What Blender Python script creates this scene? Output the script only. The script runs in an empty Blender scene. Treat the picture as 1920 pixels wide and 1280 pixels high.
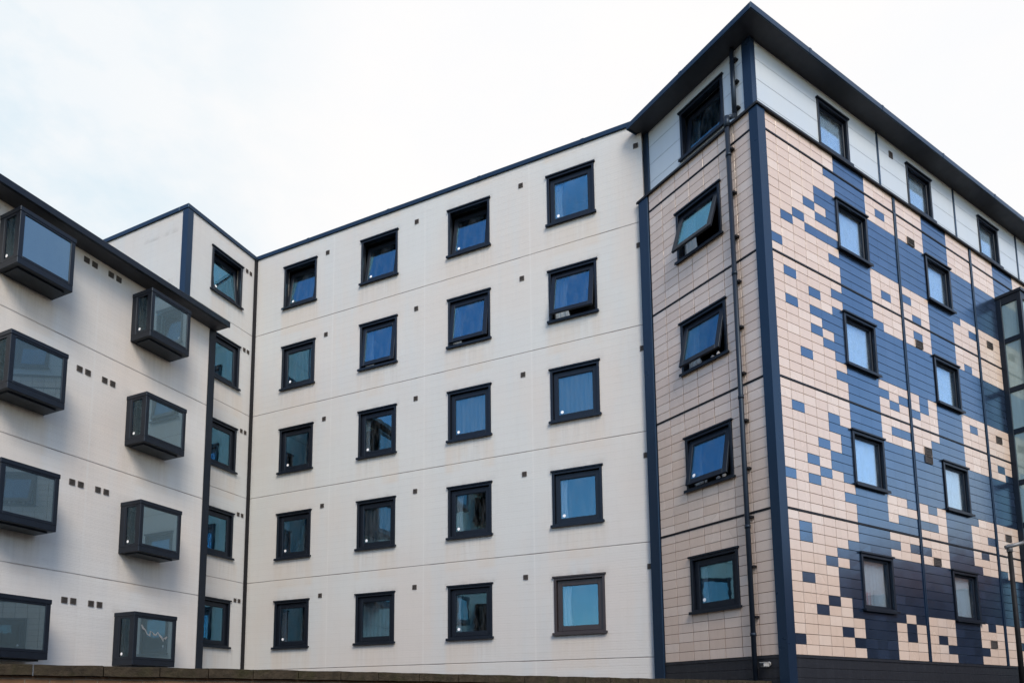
import bpy, bmesh, math, random
from mathutils import Matrix, Vector
random.seed(7)
R = math.radians
scene = bpy.context.scene
COL = scene.collection

# ------------------------------------------------------------------ materials
def new_mat(name):
    m = bpy.data.materials.new(name); m.use_nodes = True
    nt = m.node_tree; nt.nodes.clear()
    out = nt.nodes.new('ShaderNodeOutputMaterial')
    return m, nt, out
def N(nt, t, **kw):
    n = nt.nodes.new(t)
    for k, v in kw.items():
        if k in ('op',): n.operation = v
        elif hasattr(n, k): setattr(n, k, v)
    return n
def math_n(nt, op, a, b=None, clamp=False):
    n = nt.nodes.new('ShaderNodeMath'); n.operation = op; n.use_clamp = clamp
    for i, v in enumerate((a, b)):
        if v is None: continue
        if isinstance(v, (int, float)): n.inputs[i].default_value = v
        else: nt.links.new(v, n.inputs[i])
    return n.outputs[0]
def mixc(nt, fac, a, b, bt='MIX'):
    n = nt.nodes.new('ShaderNodeMix'); n.data_type = 'RGBA'; n.blend_type = bt
    for key, v in (('Factor', fac),):
        if isinstance(v, (int, float)): n.inputs[0].default_value = v
        else: nt.links.new(v, n.inputs[0])
    for i, v in ((6, a), (7, b)):
        if isinstance(v, tuple): n.inputs[i].default_value = (*v[:3], 1)
        else: nt.links.new(v, n.inputs[i])
    return n.outputs[2]
def ramp(nt, x, p0, p1, v0=0., v1=1.):
    n = nt.nodes.new('ShaderNodeMapRange'); n.clamp = True
    nt.links.new(x, n.inputs[0])
    n.inputs[1].default_value = p0; n.inputs[2].default_value = p1
    n.inputs[3].default_value = v0; n.inputs[4].default_value = v1
    return n.outputs[0]
def noise(nt, vec, scale, detail=3, rough=.5):
    n = nt.nodes.new('ShaderNodeTexNoise'); n.inputs['Scale'].default_value = scale
    n.inputs['Detail'].default_value = detail; n.inputs['Roughness'].default_value = rough
    if vec is not None: nt.links.new(vec, n.inputs['Vector'])
    return n.outputs['Fac']
def mapping(nt, vec, scale):
    n = nt.nodes.new('ShaderNodeMapping'); n.inputs['Scale'].default_value = scale
    nt.links.new(vec, n.inputs['Vector']); return n.outputs[0]
def principled(nt, out, **kw):
    b = nt.nodes.new('ShaderNodeBsdfPrincipled')
    for k, v in kw.items():
        s = b.inputs[k]
        if hasattr(v, 'is_output') or isinstance(v, bpy.types.NodeSocket): nt.links.new(v, s)
        elif isinstance(v, tuple): s.default_value = (*v[:3], 1)
        else: s.default_value = v
    nt.links.new(b.outputs[0], out.inputs['Surface']); return b
def bump(nt, h, dist, strength=1.):
    n = nt.nodes.new('ShaderNodeBump'); n.inputs['Distance'].default_value = dist
    n.inputs['Strength'].default_value = strength
    nt.links.new(h, n.inputs['Height']); return n.outputs[0]
def line_at(nt, x, period, offset, half):
    """1 on thin lines every `period` starting at `offset`"""
    a = math_n(nt, 'SUBTRACT', x, offset - period*50)
    a = math_n(nt, 'DIVIDE', a, period)
    a = math_n(nt, 'FRACT', a)
    a = math_n(nt, 'SUBTRACT', a, .5); a = math_n(nt, 'ABSOLUTE', a)
    a = math_n(nt, 'SUBTRACT', .5, a); a = math_n(nt, 'MULTIPLY', a, period)
    return ramp(nt, a, half*.6, half*1.4, 1., 0.)

def period_band(nt, x, period, start, width, soft):
    """1 inside [start, start+width] of every period, soft edges"""
    a = math_n(nt, 'FRACT', math_n(nt, 'DIVIDE', math_n(nt, 'SUBTRACT', x, start+width/2-period*50.5), period))
    a = math_n(nt, 'MULTIPLY', math_n(nt, 'ABSOLUTE', math_n(nt, 'SUBTRACT', a, .5)), period)
    return ramp(nt, a, width/2-soft*.3, width/2+soft, 1., 0.)
def cladding(name, z0, dz, x0, dx, base=(.60, .575, .535), warm=(.60, .52, .46), cool=(.56, .565, .545), win=None):
    m, nt, out = new_mat(name)
    tc = N(nt, 'ShaderNodeTexCoord'); sep = N(nt, 'ShaderNodeSeparateXYZ')
    nt.links.new(tc.outputs['Object'], sep.inputs[0])
    X, Z = sep.outputs[0], sep.outputs[2]; P = tc.outputs['Object']
    joint = line_at(nt, Z, dz, z0, .013)
    seam = line_at(nt, X, dx, x0, .02)
    board = line_at(nt, Z, dz/14, z0, .004)
    # staggered half-seen vertical board ends
    bx = math_n(nt, 'FLOOR', math_n(nt, 'DIVIDE', math_n(nt, 'SUBTRACT', Z, z0-50*dz), dz/14))
    comb = N(nt, 'ShaderNodeCombineXYZ'); nt.links.new(math_n(nt, 'FLOOR', math_n(nt, 'DIVIDE', math_n(nt, 'SUBTRACT', X, x0-50*dx), dx/3.)), comb.inputs[0])
    nt.links.new(bx, comb.inputs[2])
    wn = N(nt, 'ShaderNodeTexWhiteNoise'); nt.links.new(comb.outputs[0], wn.inputs[0])
    big = noise(nt, mapping(nt, P, (.28, .28, .22)), 1.0, 3, .55)
    big2 = noise(nt, mapping(nt, P, (.9, .9, .16)), 1.3, 4, .6)
    str_ = noise(nt, mapping(nt, P, (5., 5., .35)), 1.2, 5, .6)
    fine = noise(nt, P, 34., 4, .65)
    blot = noise(nt, P, 2.3, 5, .7)
    brick = N(nt, 'ShaderNodeTexBrick'); 
    cv = N(nt, 'ShaderNodeCombineXYZ'); nt.links.new(X, cv.inputs[0]); nt.links.new(Z, cv.inputs[1])
    nt.links.new(cv.outputs[0], brick.inputs['Vector'])
    brick.inputs['Scale'].default_value = 1.; brick.inputs['Brick Width'].default_value = .21
    brick.inputs['Row Height'].default_value = dz/42; brick.inputs['Mortar Size'].default_value = .006
    brick.inputs['Mortar Smooth'].default_value = .6
    c = mixc(nt, ramp(nt, big, .40, .62), base, warm)
    c = mixc(nt, ramp(nt, big2, .5, .72), c, cool)
    c = mixc(nt, ramp(nt, str_, .50, .80, 0, .16), c, (.40, .385, .36))
    c = mixc(nt, ramp(nt, blot, .60, .80, 0, .22), c, (.36, .33, .29))
    c = mixc(nt, math_n(nt, 'MULTIPLY', wn.outputs[0], .10), c, (.45, .43, .41))
    c = mixc(nt, ramp(nt, fine, .4, .75, 0, .16), c, (.44, .42, .39))
    c = mixc(nt, math_n(nt, 'MULTIPLY', brick.outputs['Fac'], .10), c, (.35, .33, .31))
    c = mixc(nt, math_n(nt, 'MULTIPLY', board, ramp(nt, big2, .35, .65, 0., .35)), c, (.33, .31, .29))
    c = mixc(nt, math_n(nt, 'MULTIPLY', seam, ramp(nt, blot, .3, .7, .15, .55)), c, (.60, .59, .56))
    c = mixc(nt, math_n(nt, 'MULTIPLY', joint, ramp(nt, big2, .3, .6, .38, .8)), c, (.17, .15, .14))
    if win:                                   # weather stains: rain streaks under sills, soot over heads, drips under vents
        wx, wp, ww, zs, zh = win
        bandx = period_band(nt, X, wp, wx-.05, ww+.1, .10)
        below = math_n(nt, 'FRACT', math_n(nt, 'DIVIDE', math_n(nt, 'SUBTRACT', zs+50*dz, Z), dz))   # 0 at the sill, grows downwards
        st = math_n(nt, 'MULTIPLY', ramp(nt, below, .0, .30, 1., 0.), bandx)
        st = math_n(nt, 'MULTIPLY', st, ramp(nt, noise(nt, mapping(nt, P, (9., 9., .5)), 1.3, 5, .65), .42, .70))
        c = mixc(nt, math_n(nt, 'MULTIPLY', st, .36), c, (.27, .24, .20))
        above = math_n(nt, 'FRACT', math_n(nt, 'DIVIDE', math_n(nt, 'SUBTRACT', Z, zs+zh-50*dz), dz))
        sa = math_n(nt, 'MULTIPLY', ramp(nt, above, .0, .085, 1., 0.), bandx)
        sa = math_n(nt, 'MULTIPLY', sa, ramp(nt, noise(nt, P, 3.1, 5, .65), .38, .66))
        c = mixc(nt, math_n(nt, 'MULTIPLY', sa, .42), c, (.22, .20, .18))
        # peach patches where boards were replaced or sheltered
        pz = ramp(nt, below, .03, .06, 0., 1.); pz = math_n(nt, 'MULTIPLY', pz, ramp(nt, below, .30, .34, 1., 0.))
        pt = math_n(nt, 'MULTIPLY', math_n(nt, 'MULTIPLY', pz, bandx), ramp(nt, big2, .42, .60))
        c = mixc(nt, math_n(nt, 'MULTIPLY', pt, .45), c, (.54, .455, .37))
    h = math_n(nt, 'MULTIPLY', joint, -1.)
    h = math_n(nt, 'SUBTRACT', h, math_n(nt, 'MULTIPLY', board, .2))
    h = math_n(nt, 'SUBTRACT', h, math_n(nt, 'MULTIPLY', brick.outputs['Fac'], .15))
    h = math_n(nt, 'ADD', h, math_n(nt, 'MULTIPLY', fine, .12))
    principled(nt, out, **{'Base Color': c, 'Roughness': .62, 'Specular IOR Level': .35, 'Normal': bump(nt, h, .012, .8)})
    return m

def tile_mat(name, c0, c1, rough, ior, tint=(1, 1, 1), spec=.5, metal=0.):
    m, nt, out = new_mat(name)
    at = N(nt, 'ShaderNodeAttribute'); at.attribute_name = 'var'
    tc = N(nt, 'ShaderNodeTexCoord')
    n1 = noise(nt, mapping(nt, tc.outputs['Object'], (.35, .35, .35)), 1.5, 3)
    n2 = noise(nt, tc.outputs['Object'], 55., 4, .7)
    n3 = noise(nt, mapping(nt, tc.outputs['Object'], (7, 7, .6)), 1., 4, .6)
    f = math_n(nt, 'ADD', math_n(nt, 'MULTIPLY', at.outputs['Fac'], .6), math_n(nt, 'MULTIPLY', n1, .45))
    c = mixc(nt, ramp(nt, f, .25, .95), c0, c1)
    c = mixc(nt, ramp(nt, n2, .35, .8, 0, .25), c, tuple(v*.62 for v in c0))
    c = mixc(nt, ramp(nt, n3, .52, .8, 0, .28), c, tuple(v*.6 for v in c0))
    rg = ramp(nt, n1, .3, .7, rough*.8, rough*1.3)
    principled(nt, out, **{'Base Color': c, 'Roughness': rg, 'IOR': ior, 'Specular Tint': tint, 'Metallic': metal,
                           'Specular IOR Level': spec, 'Normal': bump(nt, n2, .0012, .5)})
    return m

def simple(name, c, rough=.5, metal=0., spec=.5, nz=.25, scale=6., dark=.6, tint=(1,1,1), bmp=0.):
    m, nt, out = new_mat(name)
    tc = N(nt, 'ShaderNodeTexCoord')
    n1 = noise(nt, tc.outputs['Object'], scale, 5, .6)
    n2 = noise(nt, mapping(nt, tc.outputs['Object'], (9, 9, .8)), 1., 4, .6)
    cc = mixc(nt, ramp(nt, n1, .35, .75, 0, nz), c, tuple(v*dark for v in c))
    cc = mixc(nt, ramp(nt, n2, .5, .8, 0, nz), cc, tuple(min(1, v*1.5+.01) for v in c))
    kw = {'Base Color': cc, 'Roughness': ramp(nt, n1, .3, .7, rough*.85, min(1, rough*1.2)), 'Metallic': metal,
          'Specular IOR Level': spec, 'Specular Tint': tint}
    if bmp: kw['Normal'] = bump(nt, n1, bmp)
    principled(nt, out, **kw)
    return m

def glass(name, tint, refl, thru, f0=.12, wob=.0):
    """coated double glazing: tinted mirror reflection over a tinted see-through pane"""
    m, nt, out = new_mat(name)
    tr = N(nt, 'ShaderNodeBsdfTransparent'); tr.inputs[0].default_value = (*thru, 1)
    gl = N(nt, 'ShaderNodeBsdfGlossy'); gl.inputs['Color'].default_value = (*tint, 1); gl.inputs['Roughness'].default_value = .01
    lw = N(nt, 'ShaderNodeFresnel'); lw.inputs['IOR'].default_value = 1.5
    fac = ramp(nt, lw.outputs[0], .04, 1., f0, refl)
    tc = N(nt, 'ShaderNodeTexCoord')
    n1 = noise(nt, tc.outputs['Object'], 2.2, 2)
    b = bump(nt, n1, .0025 + wob, .5); nt.links.new(b, gl.inputs['Normal'])
    mx = N(nt, 'ShaderNodeMixShader'); nt.links.new(fac, mx.inputs[0])
    nt.links.new(tr.outputs[0], mx.inputs[1]); nt.links.new(gl.outputs[0], mx.inputs[2])
    # thin film of dirt
    df = N(nt, 'ShaderNodeBsdfDiffuse'); df.inputs[0].default_value = (.5, .5, .48, 1)
    mx2 = N(nt, 'ShaderNodeMixShader')
    nt.links.new(ramp(nt, noise(nt, mapping(nt, tc.outputs['Object'], (3, 3, .8)), 3., 5, .7), .45, .8, .0, .07), mx2.inputs[0])
    nt.links.new(mx.outputs[0], mx2.inputs[1]); nt.links.new(df.outputs[0], mx2.inputs[2])
    nt.links.new(mx2.outputs[0], out.inputs['Surface'])
    return m

def frosted(name, c, rough, fac, tint):
    m, nt, out = new_mat(name)
    tc = N(nt, 'ShaderNodeTexCoord')
    n1 = noise(nt, mapping(nt, tc.outputs['Object'], (2.5, 2.5, .5)), 1.4, 4)
    n2 = noise(nt, mapping(nt, tc.outputs['Object'], (16, 16, .4)), 1.4, 3)
    cc = mixc(nt, ramp(nt, n1, .35, .7), c, tuple(v*.72 for v in c)); cc = mixc(nt, ramp(nt, n2, .4, .7, 0, .3), cc, tuple(v*.6 for v in c))
    d = N(nt, 'ShaderNodeBsdfDiffuse'); nt.links.new(cc, d.inputs[0])
    g = N(nt, 'ShaderNodeBsdfGlossy'); g.inputs['Color'].default_value = (*tint, 1); g.inputs['Roughness'].default_value = rough
    g2 = N(nt, 'ShaderNodeBsdfGlossy'); g2.inputs['Color'].default_value = (*tint, 1); g2.inputs['Roughness'].default_value = .01
    m0 = N(nt, 'ShaderNodeMixShader'); m0.inputs[0].default_value = .5; nt.links.new(g.outputs[0], m0.inputs[1]); nt.links.new(g2.outputs[0], m0.inputs[2])
    mx = N(nt, 'ShaderNodeMixShader'); mx.inputs[0].default_value = fac
    nt.links.new(d.outputs[0], mx.inputs[1]); nt.links.new(m0.outputs[0], mx.inputs[2]); nt.links.new(mx.outputs[0], out.inputs['Surface'])
    return m
def curtain_mat(name, c, trans=.35):
    m, nt, out = new_mat(name)
    d = N(nt, 'ShaderNodeBsdfDiffuse'); d.inputs[0].default_value = (*c, 1)
    t = N(nt, 'ShaderNodeBsdfTransparent')
    mx = N(nt, 'ShaderNodeMixShader'); mx.inputs[0].default_value = trans
    nt.links.new(d.outputs[0], mx.inputs[1]); nt.links.new(t.outputs[0], mx.inputs[2])
    nt.links.new(mx.outputs[0], out.inputs['Surface'])
    return m

M = {}
M['clad'] = cladding('cream_cladding', 1.12, 2.8, 3.28, 3.35, base=(.53, .535, .515), warm=(.54, .505, .465), cool=(.505, .52, .51), win=(1.2685, 3.079, 1.335, 1.77, 1.47))
M['cladA'] = cladding('cream_cladding_left_block', .293, 2.72, -.62, 3.1, base=(.60, .58, .545), warm=(.605, .54, .48), cool=(.57, .565, .545), win=(-2.805, 3.2308, 1.213, .97, 1.28))
M['tileC'] = tile_mat('cream_glazed_tile', (.61, .465, .365), (.69, .56, .46), .24, 1.8)
M['tileD'] = tile_mat('dark_glazed_tile', (.010, .018, .036), (.022, .036, .070), .21, 3.3, (.60, .80, 1.), .5)
M['frame'] = simple('window_frame_grey_metal', (.007, .009, .014), .36, 0., .32, .2, 1.6, .7, (.7, .85, 1.))
M['frameB'] = simple('window_frame_brown_grey_metal', (.032, .024, .024), .4, 0., .5, .3, 9., .6)
M['trim'] = simple('dark_blue_grey_trim_metal', (.010, .020, .040), .30, 0., .42, .15, 1.2, .7, (.45, .75, 1.))
M['pipe'] = simple('drainpipe_black_metal', (.010, .014, .022), .42, 0., .4, .15, 1.2, .7, (.6, .8, 1.))
M['soffit'] = simple('soffit_dark_metal', (.030, .032, .040), .5, 0., .4, .2, 3., .75)
M['groove'] = simple('black_joint_profile', (.006, .006, .008), .5, 0., .3)
M['plinth'] = simple('plinth_dark_brick', (.016, .017, .021), .45, 0., .4, .5, 14., .5, bmp=.004)
M['panel'] = None
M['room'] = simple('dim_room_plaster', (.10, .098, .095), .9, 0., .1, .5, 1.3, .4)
M['pane'] = glass('coated_window_glass', (.33, .76, 1.), .85, (.76, .78, .79), .13)
M['paneD'] = glass('dark_side_glass', (.4, .6, .7), .5, (.45, .48, .50), .06)
M['paneR'] = glass('pale_window_glass', (.80, .92, 1.), .6, (.90, .94, .97), .15)
M['paneG'] = glass('green_stair_glass', (.72, .9, .88), .7, (.42, .52, .50), .12)
M['curtain'] = curtain_mat('white_curtain', (.86, .86, .84), .04)
M['net'] = curtain_mat('grey_net_curtain', (.42, .44, .45), .35)
M['netB'] = curtain_mat('bay_net_curtain', (.50, .54, .55), .15)
M['blind'] = curtain_mat('pale_blind', (.74, .78, .80), .0)
M['paneF'] = frosted('bay_obscured_glass', (.042, .062, .066), .25, .26, (.66, .88, 1.))
M['paneS'] = frosted('stair_obscured_glass', (.25, .32, .30), .22, .22, (.8, 1., .96))
M['sticker'] = simple('white_sticker', (.85, .85, .85), .5, nz=.05)
M['pinkpaper'] = simple('pink_paper', (.62, .30, .30), .7, nz=.1)
M['grime'] = simple('greyish_white_streamer', (.20, .21, .21), .7)
M['camgrey'] = simple('camera_grey_plastic', (.36, .36, .35), .5)
M['white'] = simple('white_enamel', (.78, .78, .76), .4, nz=.2)
M['lamp'] = simple('galvanised_lamp_metal', (.20, .20, .20), .5, .5)
M['pole'] = simple('black_lamp_pole', (.008, .008, .008), .6, spec=.2)
M['vent'] = simple('vent_brown_plastic', (.075, .062, .053), .6)
M['hole'] = simple('vent_black', (.008, .008, .008), .8)
M['glow'] = simple('stair_inside_wall', (.55, .62, .58), .8, nz=.2)

def panel_mat():
    m, nt, out = new_mat('pale_top_storey_panel')
    tc = N(nt, 'ShaderNodeTexCoord'); sep = N(nt, 'ShaderNodeSeparateXYZ'); nt.links.new(tc.outputs['Object'], sep.inputs[0])
    j = line_at(nt, sep.outputs[2], .50, 12.86, .009)
    n1 = noise(nt, mapping(nt, tc.outputs['Object'], (.5, .5, .5)), 1.2, 3)
    n2 = noise(nt, mapping(nt, tc.outputs['Object'], (8, 8, .5)), 1., 5, .6)
    c = mixc(nt, ramp(nt, n1, .35, .7), (.47, .525, .57), (.51, .55, .565))
    c = mixc(nt, ramp(nt, n2, .45, .8, 0, .25), c, (.46, .49, .50))
    c = mixc(nt, math_n(nt, 'MULTIPLY', j, .5), c, (.22, .25, .28))
    principled(nt, out, **{'Base Color': c, 'Roughness': .35, 'Normal': bump(nt, math_n(nt, 'MULTIPLY', j, -1.), .008)})
    return m
M['panel'] = panel_mat()

def brick_mat(name, c1, c2, mortar, ang=0., sc=1.):
    m, nt, out = new_mat(name)
    tc = N(nt, 'ShaderNodeTexCoord'); sep = N(nt, 'ShaderNodeSeparateXYZ'); nt.links.new(tc.outputs['Object'], sep.inputs[0])
    cv = N(nt, 'ShaderNodeCombineXYZ'); nt.links.new(sep.outputs[0], cv.inputs[0]); nt.links.new(sep.outputs[2], cv.inputs[1])
    b = N(nt, 'ShaderNodeTexBrick'); nt.links.new(cv.outputs[0], b.inputs['Vector'])
    b.inputs['Scale'].default_value = 1.; b.inputs['Brick Width'].default_value = .225*sc; b.inputs['Row Height'].default_value = .075*sc
    b.inputs['Mortar Size'].default_value = .008*sc; b.inputs['Mortar Smooth'].default_value = .3
    b.inputs['Color1'].default_value = (*c1, 1); b.inputs['Color2'].default_value = (*c2, 1); b.inputs['Mortar'].default_value = (*mortar, 1)
    n1 = noise(nt, tc.outputs['Object'], 3., 5, .65); n2 = noise(nt, tc.outputs['Object'], 40., 4, .7)
    c = mixc(nt, ramp(nt, n1, .4, .75, 0, .6), b.outputs['Color'], tuple(v*.35 for v in c1))
    c = mixc(nt, ramp(nt, n2, .4, .8, 0, .4), c, tuple(v*.5 for v in c2))
    h = math_n(nt, 'ADD', math_n(nt, 'MULTIPLY', b.outputs['Fac'], -1.), math_n(nt, 'MULTIPLY', n2, .6))
    principled(nt, out, **{'Base Color': c, 'Roughness': .85, 'Specular IOR Level': .2, 'Normal': bump(nt, h, .008)})
    return m
M['brick'] = brick_mat('brown_brick', (.16, .085, .045), (.22, .125, .065), (.20, .15, .10))
M['redbrick'] = brick_mat('red_brick', (.13, .065, .045), (.17, .085, .06), (.15, .12, .10))
def coping_mat():
    m, nt, out = new_mat('mossy_coping_stone')
    tc = N(nt, 'ShaderNodeTexCoord'); P = tc.outputs['Object']
    n1 = noise(nt, P, 2.6, 5, .65); n2 = noise(nt, P, 30., 5, .7); n3 = noise(nt, P, 9., 4, .6)
    c = mixc(nt, ramp(nt, n3, .35, .7), (.062, .048, .032), (.03, .024, .017))
    c = mixc(nt, ramp(nt, n1, .50, .68, 0, .6), c, (.036, .038, .013))
    c = mixc(nt, ramp(nt, n2, .45, .8, 0, .6), c, (.035, .03, .02))
    h = math_n(nt, 'ADD', n2, n3)
    principled(nt, out, **{'Base Color': c, 'Roughness': .95, 'Specular IOR Level': .1, 'Normal': bump(nt, h, .02)})
    return m
M['coping'] = coping_mat()
M['asphalt'] = simple('asphalt_ground', (.055, .055, .053), .9, 0., .2, .5, 4., .6, bmp=.01)
M['slate'] = simple('clay_roof_tiles', (.20, .085, .05), .8, 0., .2, .5, 5., .5, bmp=.02)

# ------------------------------------------------------------------ helpers
class MB:
    def __init__(s): s.bm = bmesh.new(); s.var = s.bm.loops.layers.color.new('var')
    def box(s, x0, x1, y0, y1, z0, z1, bev=0., v=None):
        x0, x1 = min(x0, x1), max(x0, x1); y0, y1 = min(y0, y1), max(y0, y1); z0, z1 = min(z0, z1), max(z0, z1)
        P = [(x0,y0,z0),(x1,y0,z0),(x1,y1,z0),(x0,y1,z0),(x0,y0,z1),(x1,y0,z1),(x1,y1,z1),(x0,y1,z1)]
        vs = [s.bm.verts.new(p) for p in P]
        fs = [s.bm.faces.new([vs[i] for i in f]) for f in ((3,2,1,0),(4,5,6,7),(0,1,5,4),(1,2,6,5),(2,3,7,6),(3,0,4,7))]
        if bev:
            es = list({e for f in fs for e in f.edges})
            r = bmesh.ops.bevel(s.bm, geom=es, offset=bev, segments=1, affect='EDGES')
        return fs
    def quad(s, a, b, c, d):
        return s.bm.faces.new([s.bm.verts.new(p) for p in (a, b, c, d)])
    def prism(s, pts, axis_fn, n0, n1):
        """pts 2-D profile, axis_fn(p, t) -> xyz"""
        a = [s.bm.verts.new(axis_fn(p, n0)) for p in pts]; b = [s.bm.verts.new(axis_fn(p, n1)) for p in pts]
        n = len(pts)
        for i in range(n): s.bm.faces.new([a[i], a[(i+1) % n], b[(i+1) % n], b[i]])
        s.bm.faces.new(a[::-1]); s.bm.faces.new(b)
    def tube(s, p0, p1, r0, r1=None, seg=14, caps=True):
        r1 = r0 if r1 is None else r1
        p0 = Vector(p0); p1 = Vector(p1); d = (p1-p0).normalized()
        u = d.orthogonal().normalized(); w = d.cross(u)
        a = []; b = []
        for i in range(seg):
            t = 2*math.pi*i/seg; o = u*math.cos(t)+w*math.sin(t)
            a.append(s.bm.verts.new(p0+o*r0)); b.append(s.bm.verts.new(p1+o*r1))
        for i in range(seg):
            f = s.bm.faces.new([a[i], a[(i+1) % seg], b[(i+1) % seg], b[i]]); f.smooth = True
        if caps: s.bm.faces.new(a[::-1]); s.bm.faces.new(b)
    def mesh(s, name, mat):
        bmesh.ops.recalc_face_normals(s.bm, faces=s.bm.faces[:])
        me = bpy.data.meshes.new(name); s.bm.to_mesh(me); s.bm.free()
        me.materials.append(mat); return me
def link(name, me, parent=None, mw=None):
    o = bpy.data.objects.new(name, me); COL.objects.link(o)
    if parent: o.parent = parent
    mw = mw or Matrix()
    o.matrix_basis = (WM[parent.name].inverted() @ mw) if parent else mw
    WM[o.name] = mw
    return o
WM = {}
def thing(name, label, cat, loc=(0, 0, 0), group=None):
    o = bpy.data.objects.new(name, None); COL.objects.link(o); o.location = loc
    WM[o.name] = Matrix.Translation(loc); o['label'] = label; o['category'] = cat
    if group: o['group'] = group
    o.empty_display_size = .3
    return o
def plabel(o, t): o['label'] = t; return o

def frame(origin, xdir):
    x = Vector((xdir[0], xdir[1], 0)).normalized(); z = Vector((0, 0, 1)); y = z.cross(x)
    m = Matrix((x, y, z)).transposed().to_4x4(); m.translation = Vector((origin[0], origin[1], 0)); return m

# ---- measured plan (camera at the origin, z = 0 at eye height)
TM, TT = R(64.368), R(31.5242)
e1 = Vector((math.sin(TM), -math.cos(TM), 0)); av = Vector((math.cos(TM), math.sin(TM), 0))
lv = Vector((-math.sin(TT), math.cos(TT), 0)); rv = Vector((lv.y, -lv.x, 0))
C0 = Vector((-7.5217, 22.381, 0)); K0 = Vector((-7.5391, 19.2969, 0)); T0 = Vector((6.0217, 13.6774, 0))
LP = 2.887
P0 = C0 - av*LP
F_main = frame(C0, e1); F_B = frame(C0, av); F_A = frame(K0, av); F_P = frame(P0, e1)
F_R = frame(T0, rv); F_L = frame(T0, -lv)
GZ = -1.6

def wall_sheet(x0, x1, z0, z1, holes, y=0., depth=.22):
    """front sheet with rectangular openings and their reveals; holes = (xa, xb, za, zb)"""
    mb = MB(); bm = mb.bm
    xs = sorted({x0, x1, *[h[0] for h in holes], *[h[1] for h in holes]}); zs = sorted({z0, z1, *[h[2] for h in holes], *[h[3] for h in holes]})
    vd = {}
    def V(x, z):
        k = (round(x, 5), round(z, 5))
        if k not in vd: vd[k] = bm.verts.new((x, y, z))
        return vd[k]
    for i in range(len(xs)-1):
        for j in range(len(zs)-1):
            cx = (xs[i]+xs[i+1])/2; cz = (zs[j]+zs[j+1])/2
            if any(h[0] < cx < h[1] and h[2] < cz < h[3] for h in holes): continue
            bm.faces.new([V(xs[i], zs[j]), V(xs[i+1], zs[j]), V(xs[i+1], zs[j+1]), V(xs[i], zs[j+1])])
    for a, b, c, d in holes:
        for (p, q) in (((a, c), (b, c)), ((b, c), (b, d)), ((b, d), (a, d)), ((a, d), (a, c))):
            bm.faces.new([bm.verts.new((p[0], y, p[1])), bm.verts.new((q[0], y, q[1])), bm.verts.new((q[0], y+depth, q[1])), bm.verts.new((p[0], y+depth, p[1]))])
    return mb

def fin(mb, name, mat, recalc=True):
    me = bpy.data.meshes.new(name)
    if recalc: bmesh.ops.recalc_face_normals(mb.bm, faces=mb.bm.faces[:])
    mb.bm.to_mesh(me); mb.bm.free(); me.materials.append(mat); return me

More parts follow.
